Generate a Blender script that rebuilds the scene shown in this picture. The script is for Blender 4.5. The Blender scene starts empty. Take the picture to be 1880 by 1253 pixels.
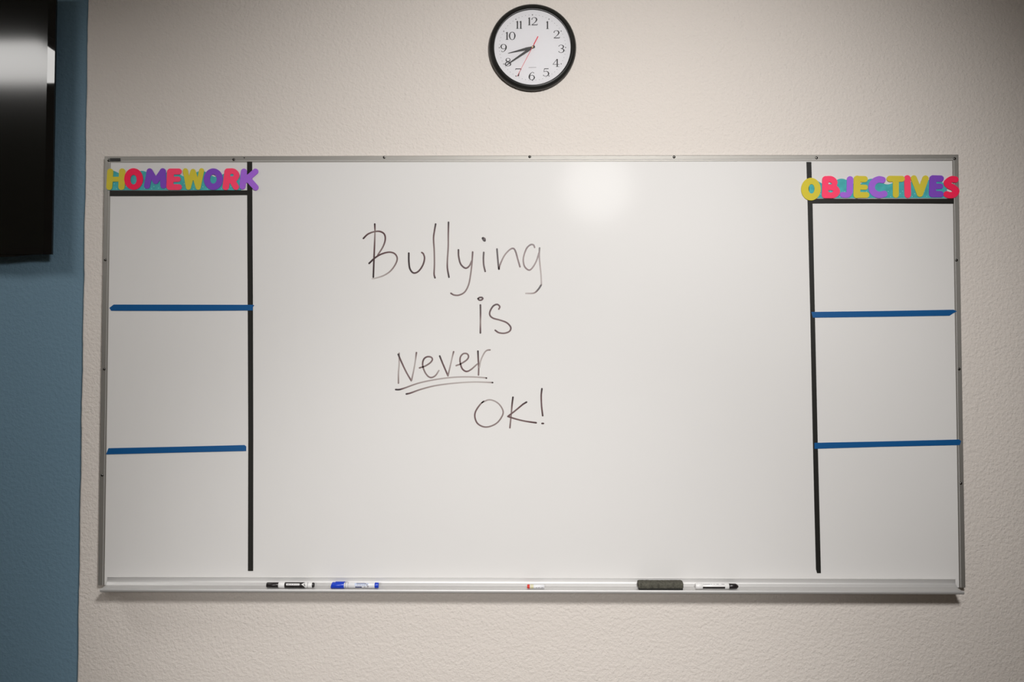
import bpy, bmesh, math, random
from mathutils import Vector, Matrix
import numpy as np
random.seed(7)
D = bpy.data
scene = bpy.context.scene
COL = scene.collection

# ------------------------------------------------------------------ camera
# metres: x right along the board wall, y into the wall, z up; z=0 is the lower edge of the whiteboard
FPX = 1500.0                      # focal length in pixels of the 1880 x 1253 frame
CAM = Vector((-0.02850865, -2.31750908, 0.62583808))
YAW, PITCH, ROLL = 0.00922913, 0.02989317, 0.00021418
_f = Vector((-math.sin(YAW)*math.cos(PITCH), math.cos(YAW)*math.cos(PITCH), math.sin(PITCH)))
_r0 = Vector((math.cos(YAW), math.sin(YAW), 0.0))
_u0 = _r0.cross(_f)
_r = math.cos(ROLL)*_r0 + math.sin(ROLL)*_u0
_u = -math.sin(ROLL)*_r0 + math.cos(ROLL)*_u0
cd = D.cameras.new('camera')
cd.sensor_width = 36.0
cd.lens = FPX/1880.0*36.0
cd.clip_start = 0.05
cam = D.objects.new('camera', cd)
COL.objects.link(cam)
cam.matrix_world = Matrix(((_r.x, _u.x, -_f.x, CAM.x), (_r.y, _u.y, -_f.y, CAM.y), (_r.z, _u.z, -_f.z, CAM.z), (0, 0, 0, 1)))
scene.camera = cam

def at(px, py, y=0.0):
    """point of the vertical plane y = const seen at a pixel: places measured things on their own plane"""
    d = float((px-940.0)/FPX)*_r - float((py-626.5)/FPX)*_u + _f
    return CAM + d*((float(y)-CAM.y)/d.y)

# ------------------------------------------------------------------ world, exposure, lamps
scene.view_settings.view_transform = 'Standard'
scene.view_settings.look = 'None'
scene.view_settings.gamma = 1.0
scene.view_settings.use_curve_mapping = False
scene.view_settings.exposure = 0.0
world = D.worlds.new('world')
scene.world = world
world.use_nodes = True
world.node_tree.nodes['Background'].inputs[0].default_value = (0.8, 0.7, 0.6, 1)
world.node_tree.nodes['Background'].inputs[1].default_value = 0.02

FLOOR_Z, CEIL_Z = -0.92, 1.83
VIGNETTE_SPOT = dict(pos=(0.41, -2.30, 1.64), aim=(0.14, 0.0, 0.53), cone=87.0, power=242.0, radius=0.20, color=(1.0, 0.985, 0.968))  # spotlight added to shape the vignette falloff, placed to match the board glare
FILL_SPOT = dict(pos=(-1.20, -5.9, 1.62), aim=(-0.20, 0.0, -0.36), cone=24.0, power=490.0, radius=0.20, color=(1.0, 0.985, 0.968))  # unseen spotlight added far back to fill the lower wall and tray shadow
PANEL_TV = 11.5
FILL_REAR = 8.0  # strength of the unseen rear panel added for ambient fill

# ------------------------------------------------------------------ helpers
def lin(r, g, b):
    return tuple((c/12.92 if c <= 0.04045 else ((c+0.055)/1.055)**2.4) for c in (r/255.0, g/255.0, b/255.0)) + (1.0,)

def mat(name, color, rough=0.5, metal=0.0, spec=0.5, ior=None, emit=None, bump=None, var=None, coat=0.0, coat_rough=0.1, aniso=0.0):
    m = D.materials.new(name)
    m.use_nodes = True
    nt = m.node_tree
    b = nt.nodes['Principled BSDF']
    b.inputs['Base Color'].default_value = color if len(color) == 4 else tuple(color) + (1.0,)
    b.inputs['Roughness'].default_value = rough
    b.inputs['Metallic'].default_value = metal
    b.inputs['Specular IOR Level'].default_value = spec
    b.inputs['Coat Weight'].default_value = coat
    b.inputs['Coat Roughness'].default_value = coat_rough
    if ior: b.inputs['IOR'].default_value = ior
    if emit:
        b.inputs['Emission Color'].default_value = emit[0] + (1.0,)
        b.inputs['Emission Strength'].default_value = emit[1]
    tc = None
    def coords():
        nonlocal tc
        if tc is None:
            tc = nt.nodes.new('ShaderNodeNewGeometry')
        return tc.outputs['Position']
    if var:   # (scale, amount) slow colour variation
        n = nt.nodes.new('ShaderNodeTexNoise'); n.inputs['Scale'].default_value = var[0]; n.inputs['Detail'].default_value = 3
        nt.links.new(coords(), n.inputs['Vector'])
        mx = nt.nodes.new('ShaderNodeMix'); mx.data_type = 'RGBA'; mx.blend_type = 'MULTIPLY'
        mx.inputs[0].default_value = 1.0
        rp = nt.nodes.new('ShaderNodeMapRange')
        rp.inputs[1].default_value = 0.3; rp.inputs[2].default_value = 0.7
        rp.inputs[3].default_value = 1.0-var[1]; rp.inputs[4].default_value = 1.0
        nt.links.new(n.outputs['Fac'], rp.inputs[0])
        cb = nt.nodes.new('ShaderNodeCombineColor')
        for k in range(3): nt.links.new(rp.outputs[0], cb.inputs[k])
        mx.inputs[6].default_value = color if len(color) == 4 else tuple(color) + (1.0,)
        nt.links.new(cb.outputs[0], mx.inputs[7])
        nt.links.new(mx.outputs[2], b.inputs['Base Color'])
    if bump:  # list of (scale, distance)
        prev = None
        for sc, dist, stretch in bump:
            n = nt.nodes.new('ShaderNodeTexNoise'); n.inputs['Scale'].default_value = sc; n.inputs['Detail'].default_value = 2
            mp = nt.nodes.new('ShaderNodeMapping'); mp.inputs['Scale'].default_value = stretch
            nt.links.new(coords(), mp.inputs['Vector']); nt.links.new(mp.outputs[0], n.inputs['Vector'])
            bp = nt.nodes.new('ShaderNodeBump'); bp.inputs['Strength'].default_value = 1.0; bp.inputs['Distance'].default_value = dist
            nt.links.new(n.outputs['Fac'], bp.inputs['Height'])
            if prev: nt.links.new(prev.outputs[0], bp.inputs['Normal'])
            prev = bp
        nt.links.new(prev.outputs[0], b.inputs['Normal'])
    return m

def link(name, me, m, parent=None, loc=None, smooth=False):
    o = D.objects.new(name, me)
    COL.objects.link(o)
    if m is not None and not me.materials: me.materials.append(m)
    if parent is not None: o.parent = parent
    if loc is not None: o.location = loc
    if smooth:
        for p in me.polygons: p.use_smooth = True
    return o

def world_loc(o):
    v = Vector((0, 0, 0))
    while o is not None:
        v += o.location; o = o.parent
    return v

def obj(name, bm, m, parent=None, origin=None, smooth=False):
    """link a bmesh given in world coordinates; a child keeps its parent's origin"""
    bmesh.ops.recalc_face_normals(bm, faces=bm.faces)
    off = world_loc(parent) if parent is not None else Vector(origin if origin is not None else (0, 0, 0))
    for v in bm.verts: v.co -= off
    me = D.meshes.new(name)
    bm.to_mesh(me); bm.free()
    o = link(name, me, m, parent, None if parent is not None else off)
    if smooth:
        for p in me.polygons: p.use_smooth = True
        try: me.set_sharp_from_angle(angle=math.radians(40))
        except Exception: pass
    return o

def empty(name, loc, parent=None):
    o = D.objects.new(name, None)
    o.empty_display_size = 0.05
    COL.objects.link(o)
    if parent is not None:
        o.parent = parent; o.location = Vector(loc)-world_loc(parent)
    else: o.location = loc
    return o

def tag(o, label=None, cat=None, group=None, kind=None):
    if label: o['label'] = label
    if cat: o['category'] = cat
    if group: o['group'] = group
    if kind: o['kind'] = kind
    return o

def box(bm, x0, x1, y0, y1, z0, z1, bevel=0.0, seg=2):
    r = bmesh.ops.create_cube(bm, size=1.0)
    for v in r['verts']:
        v.co = Vector(((x0+x1)/2+v.co.x*(x1-x0), (y0+y1)/2+v.co.y*(y1-y0), (z0+z1)/2+v.co.z*(z1-z0)))
    if bevel > 0:
        es = list({e for v in r['verts'] for e in v.link_edges})
        bmesh.ops.bevel(bm, geom=es, offset=bevel, segments=seg, affect='EDGES', profile=0.5)

def new_box(*a, **k):
    bm = bmesh.new(); box(bm, *a, **k); return bm

def lathe(bm, prof, center, axis, n=48, cap0=False, cap1=False):
    """prof: list of (radius, height along axis)"""
    axis = Vector(axis).normalized()
    a = axis.orthogonal().normalized()
    if abs(axis.z) < 0.9: a = (Vector((0, 0, 1))-axis*axis.z).normalized()
    b = axis.cross(a)
    c = Vector(center)
    rings = []
    for r, h in prof:
        rings.append([bm.verts.new(c+axis*h+(a*math.cos(t)+b*math.sin(t))*r) for t in [2*math.pi*i/n for i in range(n)]])
    for k in range(len(rings)-1):
        for i in range(n):
            bm.faces.new((rings[k][i], rings[k][(i+1) % n], rings[k+1][(i+1) % n], rings[k+1][i]))
    if cap0: bm.faces.new(rings[0])
    if cap1: bm.faces.new(rings[-1])

def extrude_x(bm, prof, x0, x1, mitre0=None, mitre1=None):
    """prof: closed list of (y, z) swept along x"""
    a = [bm.verts.new((x0, y, z)) for y, z in prof]
    b = [bm.verts.new((x1, y, z)) for y, z in prof]
    n = len(prof)
    for i in range(n):
        bm.faces.new((a[i], a[(i+1) % n], b[(i+1) % n], b[i]))
    bm.faces.new(a); bm.faces.new(b)

def smooth_path(pts, n=8):
    """Catmull-Rom through the points (any number of channels)"""
    P = [np.array(p, float) for p in pts]
    if len(P) < 3:
        return [P[0]+(P[-1]-P[0])*t for t in np.linspace(0, 1, n)]
    out = []
    for i in range(len(P)-1):
        p0 = P[i-1] if i > 0 else 2*P[0]-P[1]
        p1, p2 = P[i], P[i+1]
        p3 = P[i+2] if i+2 < len(P) else 2*P[-1]-P[-2]
        for t in np.linspace(0, 1, n, endpoint=False):
            out.append(0.5*((2*p1)+(-p0+p2)*t+(2*p0-5*p1+4*p2-p3)*t*t+(-p0+3*p1-3*p2+p3)*t**3))
    out.append(P[-1])
    return out

def ribbon(bm, path, depth, y, layer=None, caps=True):
    """a flat stroke: path of (px, py, width px, density) on the plane y, with rounded ends"""
    pts = [p for p in path]
    L = []
    for i, p in enumerate(pts):
        q0 = pts[max(i-1, 0)]; q1 = pts[min(i+1, len(pts)-1)]
        t = (q1-q0)[:2]; t = t/(np.linalg.norm(t)+1e-9)
        nrm = np.array([-t[1], t[0]])
        L.append((p[0]+nrm[0]*p[2]/2, p[1]+nrm[1]*p[2]/2, p[0]-nrm[0]*p[2]/2, p[1]-nrm[1]*p[2]/2, p[3], t))
    def vert(px, py, d):
        v = bm.verts.new(at(px, py, y)); 
        if layer is not None: v[layer] = d
        return v
    prev = None
    for l in L:
        cur = (vert(l[0], l[1], l[4]), vert(l[2], l[3], l[4]))
        if prev: bm.faces.new((prev[0], prev[1], cur[1], cur[0]))
        prev = cur
    if caps:
        for idx, sgn in ((0, -1), (-1, 1)):
            p = pts[idx]; t = L[idx][5]*sgn; r = p[2]/2; nrm = np.array([-t[1], t[0]])
            c = vert(p[0], p[1], p[3])
            ring = [vert(p[0]+r*(nrm[0]*math.cos(a)+t[0]*math.sin(a)), p[1]+r*(nrm[1]*math.cos(a)+t[1]*math.sin(a)), p[3]) for a in np.linspace(0, math.pi, 7)]
            for i in range(6): bm.faces.new((c, ring[i], ring[i+1]))

def sheet(bm, poly, y_front, y_back):
    """closed pixel polygon as a thin solid sheet lying parallel to the board"""
    a = [bm.verts.new(at(px, py, y_front)) for px, py in poly]
    b = [bm.verts.new((v.co.x, y_back, v.co.z)) for v in a]
    n = len(poly)
    bm.faces.new(a); bm.faces.new(b)
    for i in range(n): bm.faces.new((a[i], a[(i+1) % n], b[(i+1) % n], b[i]))

# --- rounded die-cut shapes: union of thick strokes / rings -> outline -> flat solid
def seg_dist(X, Y, a, b):
    ax, ay = a; bx, by = b
    dx, dy = bx-ax, by-ay
    t = np.clip(((X-ax)*dx+(Y-ay)*dy)/(dx*dx+dy*dy+1e-9), 0, 1)
    return np.hypot(X-ax-t*dx, Y-ay-t*dy)

def outline(shapes, holes, step):
    xs = [p[0] for s in shapes for p in s[1]]; ys = [p[1] for s in shapes for p in s[1]]
    R = max((s[2] if s[0] == 'S' else max(s[2])) for s in shapes)+3*step
    gx = np.arange(min(xs)-R, max(xs)+R, step); gy = np.arange(min(ys)-R, max(ys)+R, step)
    X, Y = np.meshgrid(gx, gy)
    F = np.full(X.shape, 1e9)
    def ell(c, r):
        k = np.sqrt(((X-c[0])/r[0])**2+((Y-c[1])/r[1])**2)
        return (k-1)*min(r)
    for s in shapes:
        if s[0] == 'S':
            pts = smooth_path([np.array(p, float) for p in s[1]], 6) if len(s[1]) > 2 else s[1]
            for i in range(len(pts)-1): F = np.minimum(F, seg_dist(X, Y, pts[i], pts[i+1])-s[2])
        else: F = np.minimum(F, ell(s[1][0], s[2]))
    for c, r in holes: F = np.maximum(F, -ell(c, r))
    F = np.where(np.abs(F) < 1e-6, 1e-6, F)
    segs = {}
    ny, nx = F.shape
    def pt(i0, j0, i1, j1):
        f0, f1 = F[i0, j0], F[i1, j1]; t = f0/(f0-f1)
        return (gx[j0]+(gx[j1]-gx[j0])*t, gy[i0]+(gy[i1]-gy[i0])*t)
    for i in range(ny-1):
        for j in range(nx-1):
            q = (F[i, j] < 0, F[i, j+1] < 0, F[i+1, j+1] < 0, F[i+1, j] < 0)
            if all(q) or not any(q): continue
            E = [((i, j), (i, j+1)), ((i, j+1), (i+1, j+1)), ((i+1, j+1), (i+1, j)), ((i+1, j), (i, j))]
            ent, ext = [], []
            for k in range(4):
                a, b = q[k], q[(k+1) % 4]
                if a and not b: ext.append(k)
                if b and not a: ent.append(k)
            for k, e in enumerate(ext):
                n = ent[k] if len(ext) == 1 else [m for m in ent if (m-e) % 4 == 1][0]
                segs[tuple(sorted(E[e]))] = (tuple(sorted(E[n])), pt(*E[e][0], *E[e][1]))
    loops = []
    while segs:
        k0 = next(iter(segs)); k = k0; loop = []
        while k in segs:
            nk, p = segs.pop(k); loop.append(p); k = nk
        if len(loop) > 5: loops.append(loop)
    return loops

def simplify(loop, tol):
    P = np.array(loop); n = len(P)
    def dp(a, b):
        if b <= a+1: return []
        d = np.abs((P[b][0]-P[a][0])*(P[a+1:b, 1]-P[a][1])-(P[b][1]-P[a][1])*(P[a+1:b, 0]-P[a][0]))/(np.hypot(*(P[b]-P[a]))+1e-9)
        k = int(d.argmax())
        if d[k] < tol: return []
        k += a+1
        return dp(a, k)+[k]+dp(k, b)
    m = n//2
    idx = [0]+dp(0, m)+[m]+dp(m, n-1)+[n-1]
    return [loop[i] for i in idx]

def diecut(name, shapes, holes, to_px, y_front, y_back, m, step=4.0):
    loops = [simplify(l, 0.35) for l in outline(shapes, holes, step)]
    cu = D.curves.new(name, 'CURVE'); cu.dimensions = '2D'; cu.fill_mode = 'BOTH'; cu.extrude = 0.5
    for l in loops:
        sp = cu.splines.new('POLY'); sp.points.add(len(l)-1); sp.use_cyclic_u = True
        for q, (x, y) in zip(sp.points, l): q.co = (x, y, 0, 1)
    tmp = D.objects.new('outline_tmp', cu); COL.objects.link(tmp)
    dg = bpy.context.evaluated_depsgraph_get()
    me = D.meshes.new_from_object(tmp.evaluated_get(dg), depsgraph=dg)
    D.objects.remove(tmp); D.curves.remove(cu)
    bm = bmesh.new(); bm.from_mesh(me); D.meshes.remove(me)
    for v in bm.verts:
        p = at(*to_px(v.co.x, v.co.y), y_front)
        v.co = Vector((p.x, y_front if v.co.z > 0 else y_back, p.z))
    bmesh.ops.remove_doubles(bm, verts=bm.verts, dist=1e-6)
    xs = [v.co.x for v in bm.verts]; zs = [v.co.z for v in bm.verts]
    return obj(name, bm, m, None, ((min(xs)+max(xs))/2, y_back, min(zs)))

# ------------------------------------------------------------------ materials
M = {}
M['wall'] = mat('wall_paint', (0.725, 0.668, 0.618), 0.75, spec=0.25, bump=[(115, 0.0026, (1, 1, 1)), (280, 0.0010, (1, 1, 1))])
M['blue'] = mat('blue_wall_paint', (0.15, 0.25, 0.33), 0.6, spec=0.3, bump=[(95, 0.0018, (1, 1, 1)), (260, 0.0006, (1, 1, 1))])
M['shell'] = mat('far_wall_paint', (0.45, 0.40, 0.34), 0.9, spec=0.2, bump=[(95, 0.001, (1, 1, 1))])
M['ceiling'] = mat('ceiling_tile', (0.55, 0.52, 0.48), 0.9, spec=0.1, bump=[(140, 0.002, (1, 1, 1))])
M['floor'] = mat('carpet', (0.34, 0.30, 0.26), 0.95, spec=0.1, bump=[(400, 0.003, (1, 1, 1))])
M['board'] = mat('whiteboard_enamel', (0.715, 0.70, 0.685), 0.55, spec=0.2, var=(1.3, 0.03), coat=0.022, coat_rough=0.13)
M['alu'] = mat('brushed_aluminium', (0.36, 0.345, 0.32), 0.58, metal=0.88, bump=[(60, 0.00015, (1, 40, 40))])
M['tray'] = mat('tray_aluminium', (0.64, 0.63, 0.62), 0.55, metal=0.75, bump=[(60, 0.0001, (1, 40, 40))])
M['steel'] = mat('screw_steel', (0.16, 0.155, 0.15), 0.22, metal=1.0)
M['plate'] = mat('black_name_plate', (0.012, 0.012, 0.012), 0.4)
M['hole'] = mat('dark_hole', (0.02, 0.018, 0.016), 0.8)
M['black_tape'] = mat('black_tape', (0.011, 0.010, 0.008), 0.5, spec=0.35, bump=[(300, 0.0002, (1, 1, 1))])
M['blue_tape'] = mat('blue_tape', (0.003, 0.085, 0.26), 0.38, spec=0.5, bump=[(300, 0.0002, (1, 1, 1))])
M['yellow'] = mat('yellow_card', (0.64, 0.53, 0.045), 0.7, spec=0.25)
M['rose'] = mat('rose_red_card', (0.93, 0.016, 0.085), 0.7, spec=0.25)
M['pink'] = mat('pink_card', (0.98, 0.06, 0.15), 0.7, spec=0.25)
M['violet'] = mat('violet_card', (0.21, 0.065, 0.50), 0.7, spec=0.25)
M['lilac'] = mat('lilac_card', (0.36, 0.13, 0.66), 0.7, spec=0.25)
M['teal'] = mat('teal_border_card', (0.07, 0.45, 0.47), 0.65, spec=0.3, var=(60, 0.25))
M['tv_body'] = mat('gloss_black_plastic', (0.006, 0.0055, 0.005), 0.03, spec=0.6)
M['tv_screen'] = mat('tv_screen', (0.006, 0.006, 0.005), 0.13, spec=0.55)
M['tv_case'] = mat('tv_case', (0.010, 0.010, 0.009), 0.45)
M['clock_rim'] = mat('clock_black_plastic', (0.012, 0.012, 0.011), 0.32)
M['clock_face'] = mat('clock_face_paper', (0.72, 0.71, 0.73), 0.6, spec=0.2)
M['print'] = mat('clock_print', (0.018, 0.015, 0.018), 0.6)
M['hand'] = mat('clock_hand_black', (0.010, 0.010, 0.010), 0.4)
M['red'] = mat('clock_hand_red', (0.70, 0.02, 0.05), 0.4)
M['brass'] = mat('brass_pin', (0.75, 0.62, 0.38), 0.3, metal=1.0)
M['mk_black'] = mat('marker_black', (0.014, 0.011, 0.011), 0.3)
M['mk_white'] = mat('marker_white', (0.78, 0.77, 0.76), 0.35)
M['mk_grey'] = mat('marker_grey_print', (0.35, 0.33, 0.35), 0.4)
M['mk_blue'] = mat('marker_blue', (0.006, 0.045, 0.50), 0.3)
M['mk_pale'] = mat('marker_pale', (0.72, 0.72, 0.74), 0.3)
M['mk_navy'] = mat('marker_navy_print', (0.045, 0.055, 0.16), 0.4)
M['mk_ice'] = mat('marker_ice_print', (0.52, 0.58, 0.74), 0.4)
M['mk_red'] = mat('marker_red', (0.62, 0.035, 0.02), 0.4)
M['mk_sand'] = mat('marker_sand_print', (0.62, 0.58, 0.36), 0.4)
M['felt'] = mat('eraser_felt', (0.135, 0.13, 0.105), 0.95, spec=0.1, var=(160, 0.45), bump=[(500, 0.003, (1, 1, 1))])
M['felt_base'] = mat('eraser_pad', (0.028, 0.028, 0.026), 0.95, spec=0.1)
M['lamp_case'] = mat('lamp_housing', (0.6, 0.6, 0.6), 0.5)
M['panel_tv'] = mat('lamp_diffuser_side', (0.8, 0.8, 0.8), 0.5, emit=((1.0, 0.98, 0.95), PANEL_TV))
M['fill_panel'] = mat('added_fill_diffuser', (0.8, 0.8, 0.8), 0.5, emit=((1.0, 0.97, 0.92), FILL_REAR))
# ink: amount of pigment is stored per point of the stroke
m = D.materials.new('marker_ink'); m.use_nodes = True
nt = m.node_tree; b = nt.nodes['Principled BSDF']; b.inputs['Roughness'].default_value = 0.35
at_n = nt.nodes.new('ShaderNodeAttribute'); at_n.attribute_name = 'ink'
rmp = nt.nodes.new('ShaderNodeValToRGB')
rmp.color_ramp.elements[0].color = (0.60, 0.57, 0.545, 1); rmp.color_ramp.elements[0].position = 0.0
rmp.color_ramp.elements[1].color = (0.020, 0.007, 0.009, 1); rmp.color_ramp.elements[1].position = 1.0
e = rmp.color_ramp.elements.new(0.45); e.color = (0.25, 0.195, 0.185, 1)
e = rmp.color_ramp.elements.new(0.75); e.color = (0.105, 0.050, 0.052, 1)
nt.links.new(at_n.outputs['Fac'], rmp.inputs[0]); nt.links.new(rmp.outputs[0], b.inputs['Base Color'])
M['ink'] = m
# clear clock cover
m = D.materials.new('clock_clear_cover'); m.use_nodes = True
nt = m.node_tree; nt.nodes.remove(nt.nodes['Principled BSDF'])
tr = nt.nodes.new('ShaderNodeBsdfTransparent'); gl = nt.nodes.new('ShaderNodeBsdfGlossy'); gl.inputs['Roughness'].default_value = 0.05
fr = nt.nodes.new('ShaderNodeFresnel'); fr.inputs[0].default_value = 1.4
mx = nt.nodes.new('ShaderNodeMixShader')
nt.links.new(fr.outputs[0], mx.inputs[0]); nt.links.new(tr.outputs[0], mx.inputs[1]); nt.links.new(gl.outputs[0], mx.inputs[2])
nt.links.new(mx.outputs[0], nt.nodes['Material Output'].inputs[0])
M['clear'] = m

# ------------------------------------------------------------------ room shell
WY = 0.02                       # face of the white wall (the board frame stands 2 cm proud of it)
BY = 0.040                      # face of the blue wall section, set back beside the white one
XL, XR, YB = -4.2, 4.2, -7.0
edge_top, edge_bot = at(160.5, 0, WY), at(140.5, 1253, WY)
XE = (edge_top.x+edge_bot.x)/2  # vertical edge between the white and the blue section
# white wall with a slightly uneven, rounded edge
bm = bmesh.new()
NZ = 150
zs = np.linspace(FLOOR_Z, CEIL_Z, NZ)
rows = []
for i, z in enumerate(zs):
    w = 0.0012*(random.random()-0.5)+0.0008*math.sin(z*23)
    rr = 0.007
    row = [bm.verts.new((XE+w, 0.13, z))]
    for k in range(6):
        a = math.pi/2*k/5
        row.append(bm.verts.new((XE+w+rr-rr*math.cos(a), WY+rr-rr*math.sin(a), z)))
    row.append(bm.verts.new((XR, WY, z))); row.append(bm.verts.new((XR, 0.13, z)))
    rows.append(row)
for i in range(NZ-1):
    for k in range(len(rows[0])-1):
        f = bm.faces.new((rows[i][k], rows[i][k+1], rows[i+1][k+1], rows[i+1][k]))
        f.smooth = k in (1, 2, 3, 4, 5)
wall_front = obj('wall_front', bm, M['wall']); tag(wall_front, kind='structure')
bm = new_box(XL, XE+0.02, BY, 0.13, FLOOR_Z, CEIL_Z)
tag(obj('wall_front_left', bm, M['blue']), kind='structure')
tag(obj('wall_left', new_box(XL-0.1, XL, YB, 0.13, FLOOR_Z, CEIL_Z), M['shell']), kind='structure')
tag(obj('wall_right', new_box(XR, XR+0.1, YB, 0.13, FLOOR_Z, CEIL_Z), M['shell']), kind='structure')
tag(obj('wall_back', new_box(XL-0.1, XR+0.1, YB-0.1, YB, FLOOR_Z, CEIL_Z), M['shell']), kind='structure')
tag(obj('floor', new_box(XL-0.1, XR+0.1, YB-0.1, 0.13, FLOOR_Z-0.1, FLOOR_Z), M['floor']), kind='structure')
tag(obj('ceiling', new_box(XL-0.1, XR+0.1, YB-0.1, 0.13, CEIL_Z, CEIL_Z+0.1), M['ceiling']), kind='structure')
tag(obj('baseboard_front', new_box(XE+0.01, XR, WY-0.012, WY, FLOOR_Z, FLOOR_Z+0.1, bevel=0.003), M['plate']), kind='structure')

# ------------------------------------------------------------------ ceiling panel, added spotlights and fill panel (above the frame of the picture)
def added_spot(L, label):
    p = Vector(L['pos']); d = (Vector(L['aim'])-p).normalized()
    t = empty('added_spotlight', (p.x, p.y, CEIL_Z)); tag(t, label, 'lamp', 'added spotlights out of view')
    bm = bmesh.new()
    lathe(bm, [(0.03, -0.16), (0.20, -0.14), (0.23, -0.05), (0.225, -0.05), (0.195, -0.13)], p, d, 32)
    obj('lamp_head', bm, M['lamp_case'], t, smooth=True)
    bm = bmesh.new(); q = p-d*0.155
    lathe(bm, [(0.012, 0.0), (0.012, CEIL_Z-q.z-0.0)], q, (0, 0, 1), 16, True, True)
    obj('stem', bm, M['lamp_case'], t)
    ld = D.lights.new('spot_beam', 'SPOT'); ld.energy = L['power']; ld.color = L['color']
    ld.spot_size = math.radians(L['cone']); ld.spot_blend = 1.0; ld.shadow_soft_size = L['radius']
    lo = D.objects.new('spot_beam', ld); COL.objects.link(lo)
    lo.parent = t; lo.location = p-t.location
    lo.rotation_euler = d.to_track_quat('-Z', 'Y').to_euler()
added_spot(VIGNETTE_SPOT, 'added unseen vignette spotlight behind the camera on its right')
added_spot(FILL_SPOT, 'added unseen fill spotlight behind the camera on its left')
def panel_lamp(cx, cy, sx, sy, m, label):
    t = empty('ceiling_light', (cx, cy, CEIL_Z)); tag(t, label, 'lamp')
    bm = bmesh.new()
    box(bm, cx-sx/2-0.03, cx+sx/2+0.03, cy-sy/2-0.03, cy-sy/2, CEIL_Z-0.02, CEIL_Z)
    box(bm, cx-sx/2-0.03, cx+sx/2+0.03, cy+sy/2, cy+sy/2+0.03, CEIL_Z-0.02, CEIL_Z)
    box(bm, cx-sx/2-0.03, cx-sx/2, cy-sy/2, cy+sy/2, CEIL_Z-0.02, CEIL_Z)
    box(bm, cx+sx/2, cx+sx/2+0.03, cy-sy/2, cy+sy/2, CEIL_Z-0.02, CEIL_Z)
    obj('frame', bm, M['lamp_case'], t)
    obj('diffuser', new_box(cx-sx/2, cx+sx/2, cy-sy/2, cy+sy/2, CEIL_Z-0.018, CEIL_Z-0.004), m, t)
panel_lamp(-2.09, -0.86, 0.62, 0.45, M['panel_tv'], 'square ceiling light panel above the television')
panel_lamp(0.0, -5.5, 1.2, 0.6, M['fill_panel'], 'added fill light panel, unseen at the rear of the room')

# ------------------------------------------------------------------ whiteboard
W, H = 2.44, 1.226
BS = 0.001                       # face of the writing surface
wb = empty('whiteboard', (0, WY, 0))
tag(wb, 'large white dry-erase board in an aluminium frame with a marker tray', 'whiteboard')
obj('writing_surface', new_box(-W/2+0.004, W/2-0.004, BS, WY, 0.004, H-0.004), M['board'], wb)
# frame rail profile: (distance from the outer edge, y)
RAIL = [(0.0, WY), (0.0, 0.0016), (0.0014, 0.0), (0.0122, 0.0), (0.0128, 0.0011), (0.0136, 0.0011), (0.0140, 0.0003), (0.0176, 0.0003), (0.0182, BS), (0.0182, WY)]
def rail(p0, p1, inward, cut0, cut1):
    """p0-p1: outer edge line in (x, z); inward: unit (x, z); cut: how far each end is mitred"""
    bm = bmesh.new()
    p0, p1 = np.array(p0, float), np.array(p1, float); t = (p1-p0)/np.linalg.norm(p1-p0); n = np.array(inward, float)
    A, B = [], []
    for d, y in RAIL:
        a = p0+n*d+t*d*cut0; b = p1+n*d-t*d*cut1
        A.append(bm.verts.new((a[0], y, a[1]))); B.append(bm.verts.new((b[0], y, b[1])))
    k = len(RAIL)
    for i in range(k): bm.faces.new((A[i], A[(i+1) % k], B[(i+1) % k], B[i]))
    bm.faces.new(A); bm.faces.new(B)
    return obj('frame_rail', bm, M['alu'], wb)
rail_top = rail((-W/2, H), (W/2, H), (0, -1), 1, 1)
rail_left = rail((-W/2, 0.004), (-W/2, H), (1, 0), 0, 1)
rail_right = rail((W/2, 0.004), (W/2, H), (-1, 0), 0, 1)
# marker tray: back flange, sloping floor, raised lip
TD = 0.045                       # how far the tray stands out
lx0, lx1 = at(183, 1081, -TD).x, at(1770.5, 1084, -TD).x
x0, x1 = at(197, 1062, -0.002).x, at(1754, 1063, -0.002).x
zt = (at(940, 1062.0, -0.002).z)
bm = bmesh.new()
curve = [(-0.0022-0.0098*(1-math.cos(t)), zt-0.0085-0.0125*math.sin(t)) for t in np.linspace(0, math.pi/2, 7)]
curve = [(float(y), float(z)) for y, z in curve]
ZF = curve[-1][1]
extrude_x(bm, [(BS, zt), (-0.0020, zt), (-0.0022, zt-0.0002)]+curve+[(-TD+0.005, ZF-0.003), (-TD+0.004, ZF-0.0042), (-0.012, ZF-0.0016), (-0.004, zt-0.014), (BS, zt-0.014)], x0, x1)
tray = obj('marker_tray', bm, M['tray'], wb, smooth=True)
tag(tray, 'aluminium marker tray')
bm = bmesh.new()
zl = ZF-0.003
extrude_x(bm, [(-TD+0.0055, zl+0.0002), (-TD+0.0042, zl+0.0018), (-TD+0.0022, zl+0.0026), (-TD+0.0008, zl+0.0018), (-TD, zl-0.0008), (-TD+0.0002, zl-0.0050), (-TD+0.0012, zl-0.0068), (-TD+0.0032, zl-0.0066), (-TD+0.0045, zl-0.0030), (-TD+0.0055, zl-0.0016)], lx0, lx1)
obj('tray_lip', bm, M['tray'], tray, smooth=True)
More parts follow.
